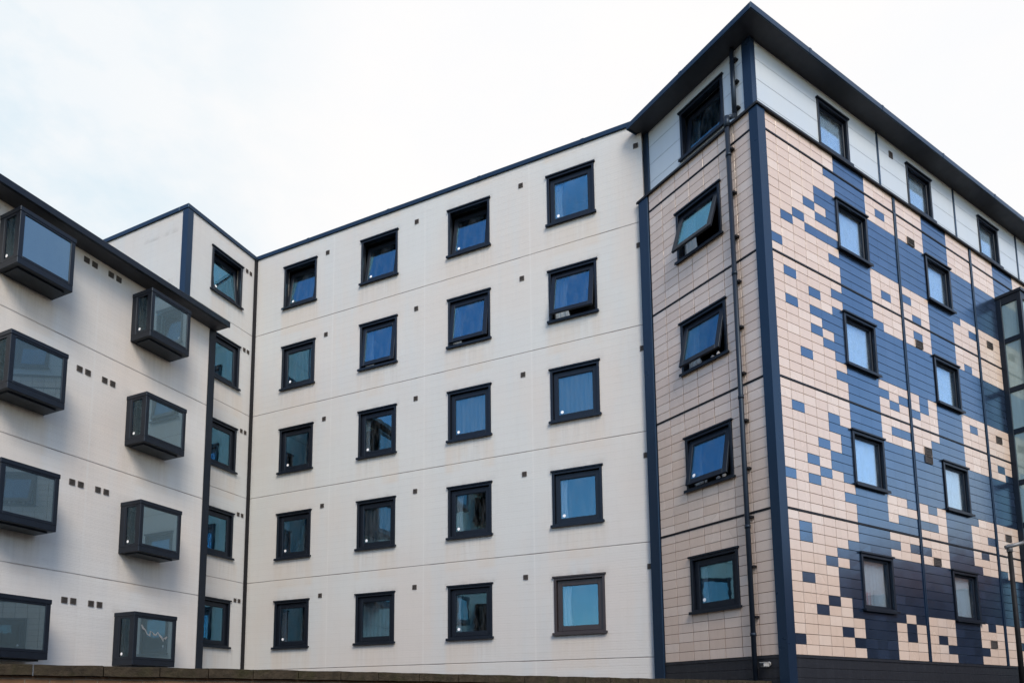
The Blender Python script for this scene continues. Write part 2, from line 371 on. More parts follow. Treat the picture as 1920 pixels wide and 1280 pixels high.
# ------------------------------------------------------------------ window kit
_cache = {}
def window_meshes(w, h, frame_key, b=.115):
    k = (round(w, 3), round(h, 3), frame_key, b)
    if k in _cache: return _cache[k]
    fm = M[frame_key]
    mb = MB(); t = .065
    mb.box(0, t, -.03, .13, 0, h, .004); mb.box(w-t, w, -.03, .13, 0, h, .004)
    mb.box(t, w-t, -.028, .13, h-.075, h, .004); mb.box(t, w-t, -.028, .13, 0, .05, .004)
    mb.box(-.035, w+.035, -.062, -.002, h-.012, h+.03, .004)      # head flashing
    fr = fin(mb, 'window', fm)
    mb = MB(); mb.box(-.045, w+.045, -.085, -.004, -.035, .012, .005)
    mb.box(-.045, w+.045, -.085, -.07, -.055, -.03)
    sill = fin(mb, 'sill', fm)
    # sash, hinged along its top edge (origin there) ; local z goes down to -sh
    sw = w-2*t-.02; shh = h-.075-.05-.02
    mb = MB()
    mb.box(0, b, -.03, .03, -shh, 0, .006); mb.box(sw-b, sw, -.03, .03, -shh, 0, .006)
    mb.box(b, sw-b, -.03, .03, -b*1.15, 0, .006); mb.box(b, sw-b, -.03, .03, -shh, -shh+b, .006)
    # glazing bead
    for (x0, x1, z0, z1) in ((b, b+.014, -shh+b, -b*1.15), (sw-b-.014, sw-b, -shh+b, -b*1.15), (b+.014, sw-b-.014, -b*1.15-.014, -b*1.15), (b+.014, sw-b-.014, -shh+b, -shh+b+.014)):
        mb.box(x0, x1, -.018, .02, z0, z1)
    sash = fin(mb, 'sash', fm)
    mb = MB(); mb.box(b+.001, sw-b-.001, -.004, .004, -shh+b+.001, -b*1.15-.001)
    pane = fin(mb, 'pane', M['pane'])
    mb = MB(); mb.box(b+.001, sw-b-.001, -.004, .004, -shh+b+.001, -b*1.15-.001)
    paneR = fin(mb, 'pane', M['paneR'])
    # sticker, a small rounded disc on the lower left glass corner
    mb = MB(); mb.tube((0, -.0045, 0), (0, -.0075, 0), .042, seg=12)
    st = fin(mb, 'sticker', M['sticker'])
    # room behind
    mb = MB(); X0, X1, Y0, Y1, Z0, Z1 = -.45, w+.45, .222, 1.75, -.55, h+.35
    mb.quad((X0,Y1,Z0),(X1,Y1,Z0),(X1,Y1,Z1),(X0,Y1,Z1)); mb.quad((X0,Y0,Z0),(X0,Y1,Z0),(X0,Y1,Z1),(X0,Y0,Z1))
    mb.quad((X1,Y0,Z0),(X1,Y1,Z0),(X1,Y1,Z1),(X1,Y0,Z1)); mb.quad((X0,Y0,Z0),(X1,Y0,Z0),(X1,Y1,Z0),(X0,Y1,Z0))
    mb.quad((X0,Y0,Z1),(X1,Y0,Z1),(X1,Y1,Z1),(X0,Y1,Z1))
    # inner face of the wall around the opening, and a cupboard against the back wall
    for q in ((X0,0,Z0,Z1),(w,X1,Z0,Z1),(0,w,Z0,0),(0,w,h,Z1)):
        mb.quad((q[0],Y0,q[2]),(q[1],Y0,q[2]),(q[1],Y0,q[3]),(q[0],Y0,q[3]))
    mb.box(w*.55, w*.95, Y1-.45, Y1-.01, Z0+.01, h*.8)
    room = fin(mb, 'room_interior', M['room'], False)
    _cache[k] = dict(frame=fr, sill=sill, sash=sash, pane=pane, paneR=paneR, sticker=st, room=room, t=t, sw=sw, sh=shh, b=b)
    return _cache[k]
def cloth(x0, x1, z0, z1, y, amp, waves, seed=0, gather=0.):
    rnd = random.Random(seed); mb = MB(); n = max(8, int(waves*8)); rows = 6; ph = rnd.random()*6
    g = []
    for j in range(rows+1):
        v = j/rows; row = []
        for i in range(n+1):
            u = i/n; pull = 1 - gather*math.sin(v*math.pi)*.5
            x = x0+(x1-x0)*u*pull
            yy = y+amp*math.sin(u*waves*6.283+ph+.5*math.sin(v*3+u*9))*(0.7+.3*v)
            row.append(mb.bm.verts.new((x, yy, z1+(z0-z1)*v)))
        g.append(row)
    for j in range(rows):
        for i in range(n):
            f = mb.bm.faces.new([g[j][i], g[j][i+1], g[j+1][i+1], g[j+1][i]]); f.smooth = True
    return mb
WC = [0]
def window(parent, F, x, z, w, h, ang=0., curtain='side', pane='pane', sticker=True, frame_key='frame', y=0., sill=True, extra=None, label=None, b=.115):
    """ang > 0: bottom of the sash swung outwards; ang < 0: top tilted into the room"""
    WC[0] += 1
    k = window_meshes(w, h, frame_key, b)
    base = F @ Matrix.Translation((x, y, z))
    o = link('window', k['frame'], parent, base)
    if label: plabel(o, label)
    top = Matrix.Translation((k['t']+.01, .075, h-.085))
    if ang >= 0: sm = base @ top @ Matrix.Rotation(-R(ang), 4, 'X')
    else:
        sm = base @ top @ Matrix.Translation((0, 0, -k['sh'])) @ Matrix.Rotation(R(ang), 4, 'X') @ Matrix.Translation((0, 0, k['sh']))
    link('sash', k['sash'], o, sm); link('pane', k[pane], o, sm)
    if sill: link('sill', k['sill'], o, base)
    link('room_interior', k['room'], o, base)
    if sticker:
        link('sticker', k['sticker'], o, sm @ Matrix.Translation((k['b']+.10, 0, -k['sh']+k['b']+.085)))
    cy = .34 if ang < 0 else .165
    if curtain == 'side':
        c = cloth(.07, .07+w*random.uniform(.2, .34), .03, h-.05, cy, .03, 3.5, WC[0], .3)
        link('curtain', fin(c, 'curtain', M['curtain']), o, base)
    elif curtain == 'drape':
        c = cloth(.10, .10+w*.34, .06, h-.05, cy, .035, 3, WC[0], .55)
        link('curtain', fin(c, 'curtain', M['curtain']), o, base)
    elif curtain == 'net':
        c = cloth(.05, w-.05, .03, h-.04, cy, .02, 9, WC[0])
        link('curtain', fin(c, 'curtain', M['net']), o, base)
    elif curtain == 'white':
        c = cloth(.05, w-.05, .03, h-.04, cy, .02, 9, WC[0])
        link('curtain', fin(c, 'curtain', M['curtain']), o, base)
    elif curtain == 'right':
        c = cloth(w-.07-w*.25, w-.07, .03, h-.05, cy, .03, 3.5, WC[0], .3)
        link('curtain', fin(c, 'curtain', M['net']), o, base)
    elif curtain == 'blind':
        mb = MB(); n = int(h/.05)
        mb.box(.05, w-.05, .14, .144, .02, h-.04)
        link('blind', fin(mb, 'blind', M['blind']), o, base)
    if extra == 'bottles':
        for nm, xx, rr, hh, mt in (('bottle', .32, .035, .20, 'white'), ('bottle', .45, .03, .16, 'white'), ('jar', w*.62, .05, .10, 'sticker'), ('jar', w*.74, .045, .13, 'white')):
            mb = MB(); mb.tube((xx, .10, .052), (xx, .10, .052+hh*.7), rr); mb.tube((xx, .10, .052+hh*.7), (xx, .10, .052+hh), rr*.9, rr*.4)
            link('window_sill_'+nm, fin(mb, nm, M[mt]), o, base)
    if extra == 'papers':
        mb = MB(); mb.box(w*.18, w*.46, .16, .165, .12, .42); link('paper', fin(mb, 'paper', M['pinkpaper']), o, base)
        mb = MB(); mb.box(w*.55, w*.80, .15, .156, .08, .50); link('paper', fin(mb, 'paper', M['white']), o, base)
    return o

def air_vent(parent, F, x, z, w=.13, h=.13, y=0., mesh={}):
    k = (w, h)
    if k not in mesh:
        mb = MB(); t = .014
        mb.box(-w/2, -w/2+t, -.022, .0, -h/2, h/2); mb.box(w/2-t, w/2, -.022, .0, -h/2, h/2)
        mb.box(-w/2+t, w/2-t, -.022, .0, h/2-t, h/2); mb.box(-w/2+t, w/2-t, -.022, .0, -h/2, -h/2+t)
        mb.box(-w/2+t, w/2-t, -.004, -.002, -h/2+t, h/2-t)
        n = 4
        for i in range(n):
            zz = -h/2+t+(h-2*t)*(i+.5)/n; mb.box(-w/2+t, w/2-t, -.018, -.006, zz-.004, zz+.004)
        mesh[k] = fin(mb, 'air_vent', M['vent'])
    return link('air_vent', mesh[k], parent, F @ Matrix.Translation((x, y, z)))

def body(parent, F, x0, x1, y0, y1, z0, z1, mat, name='side_walls', front=False, skip=()):
    mb = MB()
    c = [(x0, y0), (x1, y0), (x1, y1), (x0, y1)]
    for i in range(4):
        if (i == 0 and not front) or i in skip: continue
        p, q = c[i], c[(i+1) % 4]
        mb.quad((p[0], p[1], z0), (q[0], q[1], z0), (q[0], q[1], z1), (p[0], p[1], z1))
    return link(name, fin(mb, name, mat, False), parent, F)

# ================================================================== CENTRAL CREAM BLOCK
cen = thing('apartment_building', 'cream clad middle block with five rows of flat square windows beside the tiled tower', 'building', (C0.x, C0.y, GZ))
S = 2.8; WW, HH = 1.335, 1.4385
ZT = 15.2
cols = [1.2685+3.079*i for i in range(4)]; rows = [1.7987+S*i for i in range(5)]
holes = [(x, x+WW, z, z+HH) for x in cols for z in rows] + [(13.12, 14.2, 12.76, ZT-.1)]
link('facade_wall', fin(wall_sheet(0, 14.2, GZ, ZT-.1, holes), 'facade_wall', M['clad'], False), cen, F_main)
bw, bt = 1.293, .6227
bh = [(-bt-bw, -bt, z, z+HH) for z in [1.82+S*i for i in range(5)]]
link('return_wall', fin(wall_sheet(-LP, 0, GZ, ZT-.1, bh), 'return_wall', M['clad'], False), cen, F_B)
link('end_wall', fin(wall_sheet(-9, 0, GZ, ZT-.1, []), 'end_wall', M['clad'], False), cen, F_P)
body(cen, F_main, 0, 14.2, 0, 11, GZ, ZT-.1, M['clad'], 'rear_wall')
# roof slab + dark parapet capping following the three visible edges
mb = MB(); mb.box(-9, 14.3, .3, 11, ZT-.35, ZT-.12); mb.box(-9, -.3, -LP+.3, .3, ZT-.35, ZT-.12)
link('roof', fin(mb, 'roof', M['soffit']), cen, F_main)
mb = MB(); mb.box(-.05, 14.25, -.05, .35, ZT-.13, ZT, .006); 
for k in range(4): mb.box(2.2+3.1*k, 2.29+3.1*k, -.056, .2, ZT-.134, ZT+.0015)
link('parapet_capping', fin(mb, 'parapet_capping', M['trim']), cen, F_main)
mb = MB(); mb.box(-LP-.05, -.052, -.05, .35, ZT-.13, ZT+.002, .006); link('parapet_capping', fin(mb, 'parapet_capping', M['trim']), cen, F_B)
mb = MB(); mb.box(-9, -.352, -.05, .35, ZT-.13, ZT+.004, .006); link('parapet_capping', fin(mb, 'parapet_capping', M['trim']), cen, F_P)
# inner corner strip
mb = MB(); mb.box(0, .085, -.085, 0, GZ, ZT-.135); link('corner_trim', fin(mb, 'corner_trim', M['groove']), cen, F_main)
# outer corner post, an angle wrapped round the corner
mb = MB(); mb.box(-LP-.03, -LP+.17, -.03, .0, GZ, ZT-.135); mb.box(-LP-.03, -LP, 0.0, .20, GZ, ZT-.135)
link('corner_trim', fin(mb, 'corner_trim', M['trim']), cen, F_B)
poses = {(4,0): -9, (4,1): -9, (4,2): -9, (3,1): 6, (3,2): 8, (3,3): 13}
curt = {(4,0): 'net', (4,1): 'none', (4,2): 'none', (4,3): 'side', (3,0): 'net', (3,1): 'side', (3,2): 'side', (3,3): 'drape',
        (2,0): 'none', (2,1): 'side', (2,2): 'net', (2,3): 'net', (1,0): 'side', (1,1): 'net', (1,2): 'side', (1,3): 'side',
        (0,0): 'side', (0,1): 'net', (0,2): 'side', (0,3): 'side'}
for r in range(5):
    for c in range(4):
        window(cen, F_main, cols[c], rows[r], WW, HH, poses.get((r, c), 0), curt[(r, c)],
               sticker=(r, c) not in ((0,1), (0,3), (3,1), (3,2), (3,3)), frame_key='frameB' if (r, c) == (0, 3) else 'frame',
               label='brownish window frame, bottom right of the middle block' if (r, c) == (0, 3) else None)
        if c < 4: air_vent(cen, F_main, [3.03, 6.35, 9.73, 12.97][c], 3.30+2.79*r+.02)
for i in range(5):
    window(cen, F_B, -bt-bw, 1.82+S*i, bw, HH, -7 if i == 4 else 0, 'right' if i < 4 else 'net', sticker=True)
    for t in (.42, .25): air_vent(cen, F_B, -t, 3.33+2.785*i, .10, .12)

# ================================================================== LEFT BLOCK WITH BAY WINDOWS
lef = thing('apartment_building', 'cream clad left block with black box bay windows sticking out and a deep dark eave', 'building', (K0.x, K0.y, GZ))
SA = 2.72; BS, BD, BW, DB, BZ, BH = 1.5923, 3.2308, 1.2129, .711, .978, 1.266
ZA = 10.77
TA = .11
bays = [(-(BS+c*BD)-BW, BZ+SA*r, r, c) for c in range(7) for r in range(4)]
link('facade_wall', fin(wall_sheet(-23.7, -TA, GZ, ZA, [(x+.06, x+BW-.06, z+.06, z+BH-.06) for x, z, r, c in bays]), 'facade_wall', M['cladA'], False), lef, F_A)
body(lef, F_A, -23.7, -TA, 0, 8, GZ, ZA, M['cladA'], 'side_walls')
mb = MB(); mb.box(-24.0, -TA+.03, -.52, 8.3, ZA, ZA+.055, .0); mb.box(-24.0, -TA+.045, -.555, -.50, ZA-.012, ZA+.155, .008)
mb.box(-24.0, -TA+.01, -.50, 8.3, ZA+.057, ZA+.14)
link('eave', fin(mb, 'eave', M['frame']), lef, F_A)
mb = MB(); mb.box(-23.9, -TA-.01, -.49, -.0, ZA-.012, ZA-.002); link('soffit', fin(mb, 'soffit', M['soffit']), lef, F_A)
mb = MB(); mb.box(-TA-.19, -TA+.03, -.03, 0, GZ, ZA-.014); mb.box(-TA, -TA+.03, 0, .2, GZ, ZA-.014)
link('corner_trim', fin(mb, 'corner_trim', M['frame']), lef, F_A)
for x, z, r, c in bays:
    if c == 2 and False: continue
    base = F_A @ Matrix.Translation((x, 0, z)); w, d, h = BW, DB, BH
    mb = MB(); t = .06
    # corner posts, top and bottom boxes, wall lips
    for px in (0, w-.10): mb.box(px, px+.10, -d, -d+.10, .14, h-.10, .006)
    for px in (0, w-.17): mb.box(px, px+.17, -.17, -.001, .14, h-.10, .005)
    mb.box(-.012, w+.012, -d-.012, -.001, h-.10, h, .008)            # lid
    mb.box(0, w, -d, -.001, 0, .14, .008)                            # base
    mb.box(.10, w-.10, -d+.14, -.12, -.035, -.001, .005)             # tray under the base
    mb.box(.10, w-.10, -d, -d+.06, .14, .20, .004); mb.box(.10, w-.10, -d, -d+.06, h-.14, h-.10, .004)
    for px in (.003, w-.053):
        mb.box(px, px+.05, -d+.10, -.17, .14, .20); mb.box(px, px+.05, -d+.10, -.17, h-.15, h-.10)
        mb.box(px+.004, px+.046, -d+.10, -d+.16, .20, h-.15); mb.box(px+.004, px+.046, -.23, -.17, .20, h-.15)
    bo = link('bay_window', fin(mb, 'bay_window', M['frame']), lef, base)
    mb = MB(); mb.box(.10, w-.10, -d+.022, -d+.030, .20, h-.14); link('front_pane', fin(mb, 'front_pane', M['paneF']), bo, base)
    for px in (.02, w-.03):
        mb = MB(); mb.box(px, px+.008, -d+.16, -.23, .20, h-.15); link('side_pane', fin(mb, 'side_pane', M['paneD']), bo, base)
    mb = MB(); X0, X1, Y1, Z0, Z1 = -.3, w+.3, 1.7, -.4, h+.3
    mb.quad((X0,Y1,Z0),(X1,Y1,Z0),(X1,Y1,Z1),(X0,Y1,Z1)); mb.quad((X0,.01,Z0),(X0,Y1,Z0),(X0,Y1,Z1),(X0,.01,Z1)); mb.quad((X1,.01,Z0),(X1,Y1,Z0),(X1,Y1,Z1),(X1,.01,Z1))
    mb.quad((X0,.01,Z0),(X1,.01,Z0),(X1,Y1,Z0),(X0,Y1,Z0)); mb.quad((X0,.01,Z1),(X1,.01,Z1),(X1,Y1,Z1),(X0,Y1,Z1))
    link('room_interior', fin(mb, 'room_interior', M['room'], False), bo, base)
    WC[0] += 1
    cb = cloth(.11, w-.11, .15, h-.11, -d+.11, .012, 7, WC[0])
    link('net_curtain', fin(cb, 'net_curtain', M['netB']), bo, base)
    mb = MB(); mb.tube((-.0, 0, 0), (-.003, 0, 0), .035, seg=12)
    link('sticker', fin(mb, 'sticker', M['sticker']), bo, base @ Matrix.Translation((.019, -.30, .27)))
    if (r, c) == (2, 0):
        mb = MB(); mb.tube((.10, -.46, .142), (.10, -.46, .27), .06, .055); mb.tube((.10, -.33, .142), (.10, -.33, .25), .05, .05)
        mb.box(.06, .14, -.44, -.34, .17, .24, .01)
        link('white_mugs', fin(mb, 'white_mugs', M['white']), bo, base)
    if (r, c) == (0, 0):
        # crumpled white streamer hung in a wavy line across the glass
        pts = [(.10, .83), (.15, .74), (.21, .70), (.27, .60), (.35, .56), (.36, .68), (.42, .66), (.47, .60), (.52, .59), (.58, .68), (.63, .60), (.69, .55), (.745, .45), (.77, .54), (.80, .52), (.86, .58)]
        P3 = [(.115+p[0]*(w-.23), -d+.016+.003*math.sin(k*2.1), .20+p[1]*(h-.34)) for k, p in enumerate(pts)]
        mb = MB(); rings = []
        for k, p in enumerate(P3):
            a = Vector(P3[max(0, k-1)]); b = Vector(P3[min(len(P3)-1, k+1)]); tdir = (b-a).normalized(); sd_ = Vector((0, 1, 0)).cross(tdir); rr = .020+.009*math.sin(k*1.9)
            rings.append([mb.bm.verts.new(Vector(p)+sd_*rr*math.cos(t)+Vector((0, 1, 0))*.004*math.sin(t)) for t in [2*math.pi*q/8 for q in range(8)]])
        for a, b in zip(rings[:-1], rings[1:]):
            for q in range(8): mb.bm.faces.new([a[q], a[(q+1) % 8], b[(q+1) % 8], b[q]])
        link('streamer', fin(mb, 'streamer', M['grime']), bo, base)
for r in range(4):
    for t in (4.08, 3.87, 3.435, 3.22): air_vent(lef, F_A, -t, 2.39+2.727*r, .135, .135)

# ================================================================== TILED CORNER TOWER
tow = thing('apartment_building', 'corner tower block clad in cream and dark blue pixel pattern tiles with pale top storey', 'building', (T0.x, T0.y, GZ))
LW, LH = 1.29, 1.24; SB = .28; RL = 17.6; LL = 3.19
lz = [2.035+S*i for i in range(5)]
Lx = -(1.0273+LW)
holesL = [(Lx, Lx+LW, z, z+LH) for z in lz[:4]]
RW = 1.268
rx = [2.7487+3.9608*i + (0.025 if i else 0) for i in range(3)]
holesR = [(x, x+RW, z, z+LH) for x in rx[:2] for z in lz[:4]]
ZB, ZL = .96, 12.80
BK = .025
link('tile_backing', fin(wall_sheet(-3.5, -BK, ZB-.05, ZL, holesL, BK, .2), 'tile_backing', M['groove'], False), tow, F_L)
link('tile_backing', fin(wall_sheet(BK, RL, ZB-.05, ZL, holesR, BK, .2), 'tile_backing', M['groove'], False), tow, F_R)
hLt = [(Lx, Lx+LW, lz[4]+.01, lz[4]+.01+LH)]
rxt = [2.735, 6.735, 10.72, 14.7]
hRt = [(x, x+RW, lz[4]+.01, lz[4]+.01+LH) for x in rxt]
ZS = 14.80
link('upper_wall', fin(wall_sheet(-3.55, -SB, ZL-.1, ZS, hLt, SB, .2), 'upper_wall', M['panel'], False), tow, F_L)
link('upper_wall', fin(wall_sheet(SB, RL, ZL-.1, ZS, hRt, SB, .2), 'upper_wall', M['panel'], False), tow, F_R)
body(tow, F_R, .3, RL, .3, 3.5, GZ, ZS, M['clad'], 'rear_wall', skip=(3,))
# tiles
TWD = .425
bands = [('S1', 12.80, 12.32, 2), ('S2', 12.32, 9.53, 13), ('S3', 9.53, 6.73, 13), ('S4', 6.73, 3.93, 13), ('S5', 3.93, .96, 14)]
PAT = {}   # (band, panel) -> list of row strings, D dark / . cream ; V = vent standing on the tile
PAT['S1',1] = ['......DDD...']*2
PAT['S1',2] = ['...DDD...']*2
PAT['S1',3] = ['...DDD...']*2
PAT['S2',1] = ['.....DDDD...', '......DDD.D.', '......DDD...', '....DDDDDDDD', '....DDDDDDDD', '...D.DDDDDDD', '....DDDDDDDD', '..D...DDDDDD', '.D.DDDDDDDDD', '......DDD...', '.....DDDD...', 'D.....DDD.D.', '......DDD...']
PAT['S2',2] = ['...DDD...', '...DDD...', '.V.DDD...'] + ['D'*9]*6 + ['...DDDD..', 'D..DDD..D', '...DDD...', '.D.DDD...']
PAT['S2',3] = ['...DDD...', '...DDD...', '...DDD...'] + ['D'*9]*6 + ['...DDD...', '.V.DDD...', '...DDD...', '...DDD...']
PAT['S3',1] = ['......DDD...', '.D...DDDD...', '...D..DDDD..', '.....DDDDDDD', '.D.DDDDDDDDD', '....DDDDDDDD', '...D.DDDDDDD', '....DDDDDDDD', '.....DDDDDDD', '..D...DDD...', '.....DDDDD.D', '......DDD.D.', '......DDD...']
PAT['S3',2] = ['...DDD...', '.D.DDD...', '.V.DDD.D.'] + ['D'*9]*6 + ['.D.DDD...', '.D.DDD.D.', 'D..DDD...', '...DDD...']
PAT['S3',3] = ['...DDD...']*3 + ['D'*9]*6 + ['...DDD...', '.V.DDD...', '...DDD...', '...DDD...']
PAT['S4',1] = ['......DDD...', '......DDD.DD', '.D..D.DDD...', '....DDDDDDDD', '.....DDDDDDD', '...D.DDDDDDD', '....DDDDDDDD', '..D.DDDDDDDD', '...D.DDDDDDD', 'D.D...DDD..D', '.....DDDD...', '......DDD.DD', '......DDDDDD']
PAT['S4',2] = ['...DDD...', '..DDDD...', '.VDDDD...', 'DWDDDDDDD'] + ['D'*9]*5 + ['.D.DDDD..', '...DDD...', 'DD.DDD..D', '...DDD...']
PAT['S4',3] = ['...DDD...', '.D.DDD...', '..DDDD...'] + ['D'*9]*6 + ['...DDD...', '.V.DDD...', '...DDD...', '...DDD...']
PAT['S5',1] = ['......DDD...', '.D....DDDD.D', '.D...DDDD...', '....DDDDDDDD', '...D.DDDDDDD', '....DDDDDDDD', '.D..DDDDDDDD', '....DDDDDDDD', '...D.DDDDDDD', '..D..DDDDD.D', '......DDD.D.', '....D.DDD.D.', 'D....DDDD...', '......DDD...']
PAT['S5',2] = ['...DDD.D.', 'D..DDD...', '.V.DDDD..'] + ['D'*9]*6 + ['...DDD.D.', '...DDD...', '.D.DDD.V.', '..DDDDD..', '...DDD...']
PAT['S5',3] = ['...DDD...', '...DDD...', 'D..DDD...'] + ['D'*9]*6 + ['...DDD...', '...DDD...', '..DDDD...', '...DDD...', '...DDD...']
panels = {1: (.205, 12, .235, 5.305), 2: (5.42, 9, 5.42, 9.245), 3: (9.385, 9, 9.385, 13.21), 4: (13.35, 9, 13.35, 17.17)}
def add_tile(mb, rnd, x0, x1, z0, z1, hole_list, dark=False):
    g = .0046; gx = .0009 if dark else .0072; ex = .0006 if dark else .003
    a, b, c, d = x0+gx, x1-gx, z0+g, z1-g
    for h in hole_list:                      # trim tiles to the window openings
        if a < h[1]+.0 and b > h[0] and c < h[3] and d > h[2]:
            ox = min(b, h[1])-max(a, h[0]); oz = min(d, h[3])-max(c, h[2])
            if ox >= (b-a)*.98 and oz >= (d-c)*.98: return
            if ox >= (b-a)*.8:
                if (c+d)/2 > (h[2]+h[3])/2: c = max(c, h[3]+.002)
                else: d = min(d, h[2]-.002)
            else:
                if (a+b)/2 > (h[0]+h[1])/2: a = max(a, h[1]+.002)
                else: b = min(b, h[0]-.002)
    if b-a < .02 or d-c < .02: return
    j = lambda: rnd.uniform(-.0011, .0011)
    e = .003
    f = [mb.bm.verts.new(p) for p in ((a+ex, j(), c+e), (b-ex, j(), c+e), (b-ex, j(), d-e), (a+ex, j(), d-e))]
    k = [mb.bm.verts.new(p) for p in ((a, e, c), (b, e, c), (b, e, d), (a, e, d))]
    q = [mb.bm.verts.new(p) for p in ((a, BK-.001, c), (b, BK-.001, c), (b, BK-.001, d), (a, BK-.001, d))]
    v = rnd.random(); fs = [mb.bm.faces.new(f)]
    for i in range(4):
        n = (i+1) % 4
        fs.append(mb.bm.faces.new([k[i], k[n], f[n], f[i]])); fs.append(mb.bm.faces.new([q[i], q[n], k[n], k[i]]))
    for ff in fs:
        for l in ff.loops: l[mb.var] = (v, v, v, 1)
rnd = random.Random(11)
mC, mD = MB(), MB()
for name, zt, zb, nr in bands:
    th = (zt-zb-.0)/nr
    for pn in (1, 2, 3, 4):
        x0, nc, xa, xb = panels[pn]
        pat = PAT[name, min(pn, 3)] if pn < 4 else [row.replace('V', '.') for row in PAT[name, 2]]
        assert len(pat) == nr, (name, pn, len(pat))
        for r, row in enumerate(pat):
            assert len(row) == nc, (name, pn, r, row)
            for c, ch in enumerate(row):
                a = max(x0+TWD*c, xa); b = min(x0+TWD*(c+1), xb)
                z1 = zt-th*r; z0 = z1-th
                if r == 0: z1 -= .022
                if r == nr-1 and zb > 1: z0 += .022
                ch2 = ch
                add_tile(mD if ch in 'DW' else mC, rnd, a, b, z0, z1, holesR, ch in 'DW')
                if ch in 'VW':
                    air_vent(tow, F_R, (a+b)/2, (z0+z1)/2, .33, .19, -.003)
link('cream_tiles', fin(mC, 'cream_tiles', M['tileC']), tow, F_R)
link('dark_tiles', fin(mD, 'dark_tiles', M['tileD']), tow, F_R)
mC = MB()
for name, zt, zb, nr in bands:
    th = (zt-zb)/nr
    for r in range(nr):
        for c in range(8):
            xa = -(.605+.43*c); xb = -(.605+.43*(c-1))
            xa = max(xa, -LL); xb = min(xb, -.15)
            if xb-xa < .03: continue
            z1 = zt-th*r; z0 = z1-th
            if r == 0: z1 -= .022
            if r == nr-1 and zb > 1: z0 += .022
            add_tile(mC, rnd, xa, xb, z0, z1, holesL)
link('cream_tiles', fin(mC, 'cream_tiles', M['tileC']), tow, F_L)
# black storey profiles
for F, a, b in ((F_L, -LL, -.175), (F_R, .225, RL)):
    for z in (12.32, 9.53, 6.73, 3.93):
        mb = MB(); mb.box(a, b, -.014, BK-.002, z-.019, z+.019)
        link('storey_profile', fin(mb, 'storey_profile', M['groove']), tow, F)
for x in (5.362, 9.315, 13.28):
    mb = MB(); mb.box(x-.045, x-.012, -.022, BK-.003, ZB, ZL-.03, .003); mb.box(x+.012, x+.045, -.022, BK-.003, ZB, ZL-.03, .003); mb.box(x-.012, x+.012, -.004, BK-.004, ZB, ZL-.03)
    link('panel_joint', fin(mb, 'panel_joint', M['trim']), tow, F_R)
    mb = MB(); mb.box(x-.045, x+.03, SB-.02, SB-.001, ZL+.05, ZS-.02, .003); link('panel_joint', fin(mb, 'panel_joint', M['trim']), tow, F_R)
# corner posts
def rounded_post(F, x0, x1, y0, y1, z0, z1): 
    mb = MB(); mb.box(x0, x1, y0, y1, z0, z1, .012); return mb
mb = MB()
prof = [(-.035, -.035+.0), (.225, -.035), (.225, .03), (.06, .03), (.03, .06), (.03, .175), (-.035, .175)]
mb.prism(prof, lambda p, t: (p[0], p[1], t), GZ, ZL-.035)
link('corner_post', fin(mb, 'corner_post', M['trim']), tow, F_R)
mb = MB()
s_ = SB
prof = [(s_-.03, s_-.03), (s_+.13, s_-.03), (s_+.13, s_+.02), (s_+.02, s_+.02), (s_+.02, s_+.19), (s_-.03, s_+.19)]
mb.prism(prof, lambda p, t: (p[0], p[1], t), ZL+.045, ZS-.004)
link('corner_post', fin(mb, 'corner_post', M['trim']), tow, F_R)
mb = MB(); mb.box(-LL-.32, -LL-.005, -.04, .06, GZ, ZL-.035, .01); link('edge_post', fin(mb, 'edge_post', M['trim']), tow, F_L)
mb = MB(); mb.box(-3.56, -3.37, SB-.04, SB+.05, ZL+.045, ZS-.004, .008); link('edge_post', fin(mb, 'edge_post', M['trim']), tow, F_L)
# ledge between tiles and pale storey
mb = MB(); mb.box(-3.56, -.002, -.055, SB+.02, ZL-.03, ZL+.018, .006); mb.box(-3.56, .05, -.065, -.03, ZL-.055, ZL-.0, .004)
link('ledge', fin(mb, 'ledge', M['groove']), tow, F_L)
mb = MB(); mb.box(-.05, RL, -.055, SB+.02, ZL-.03, ZL+.02, .006); mb.box(-.06, RL, -.065, -.03, ZL-.055, ZL+.001, .004)
link('ledge', fin(mb, 'ledge', M['groove']), tow, F_R)
# plinth
mb = MB()
for i in range(13):
    z1 = ZB-.06-i*.2; mb.box(-3.5, -.176, -.004, .04, z1-.194, z1, .004)
mb.box(-3.5, -.02, .01, .05, GZ, ZB-.055); mb.box(-3.5, -.176, -.02, .03, ZB-.058, ZB-.004)
link('plinth', fin(mb, 'plinth', M['plinth']), tow, F_L)
mb = MB()
for i in range(13):
    z1 = ZB-.06-i*.2; mb.box(.226, RL, -.004, .04, z1-.194, z1, .004)
mb.box(.02, RL, .01, .05, GZ, ZB-.055); mb.box(.226, RL, -.02, .03, ZB-.058, ZB-.004)
link('plinth', fin(mb, 'plinth', M['plinth']), tow, F_R)
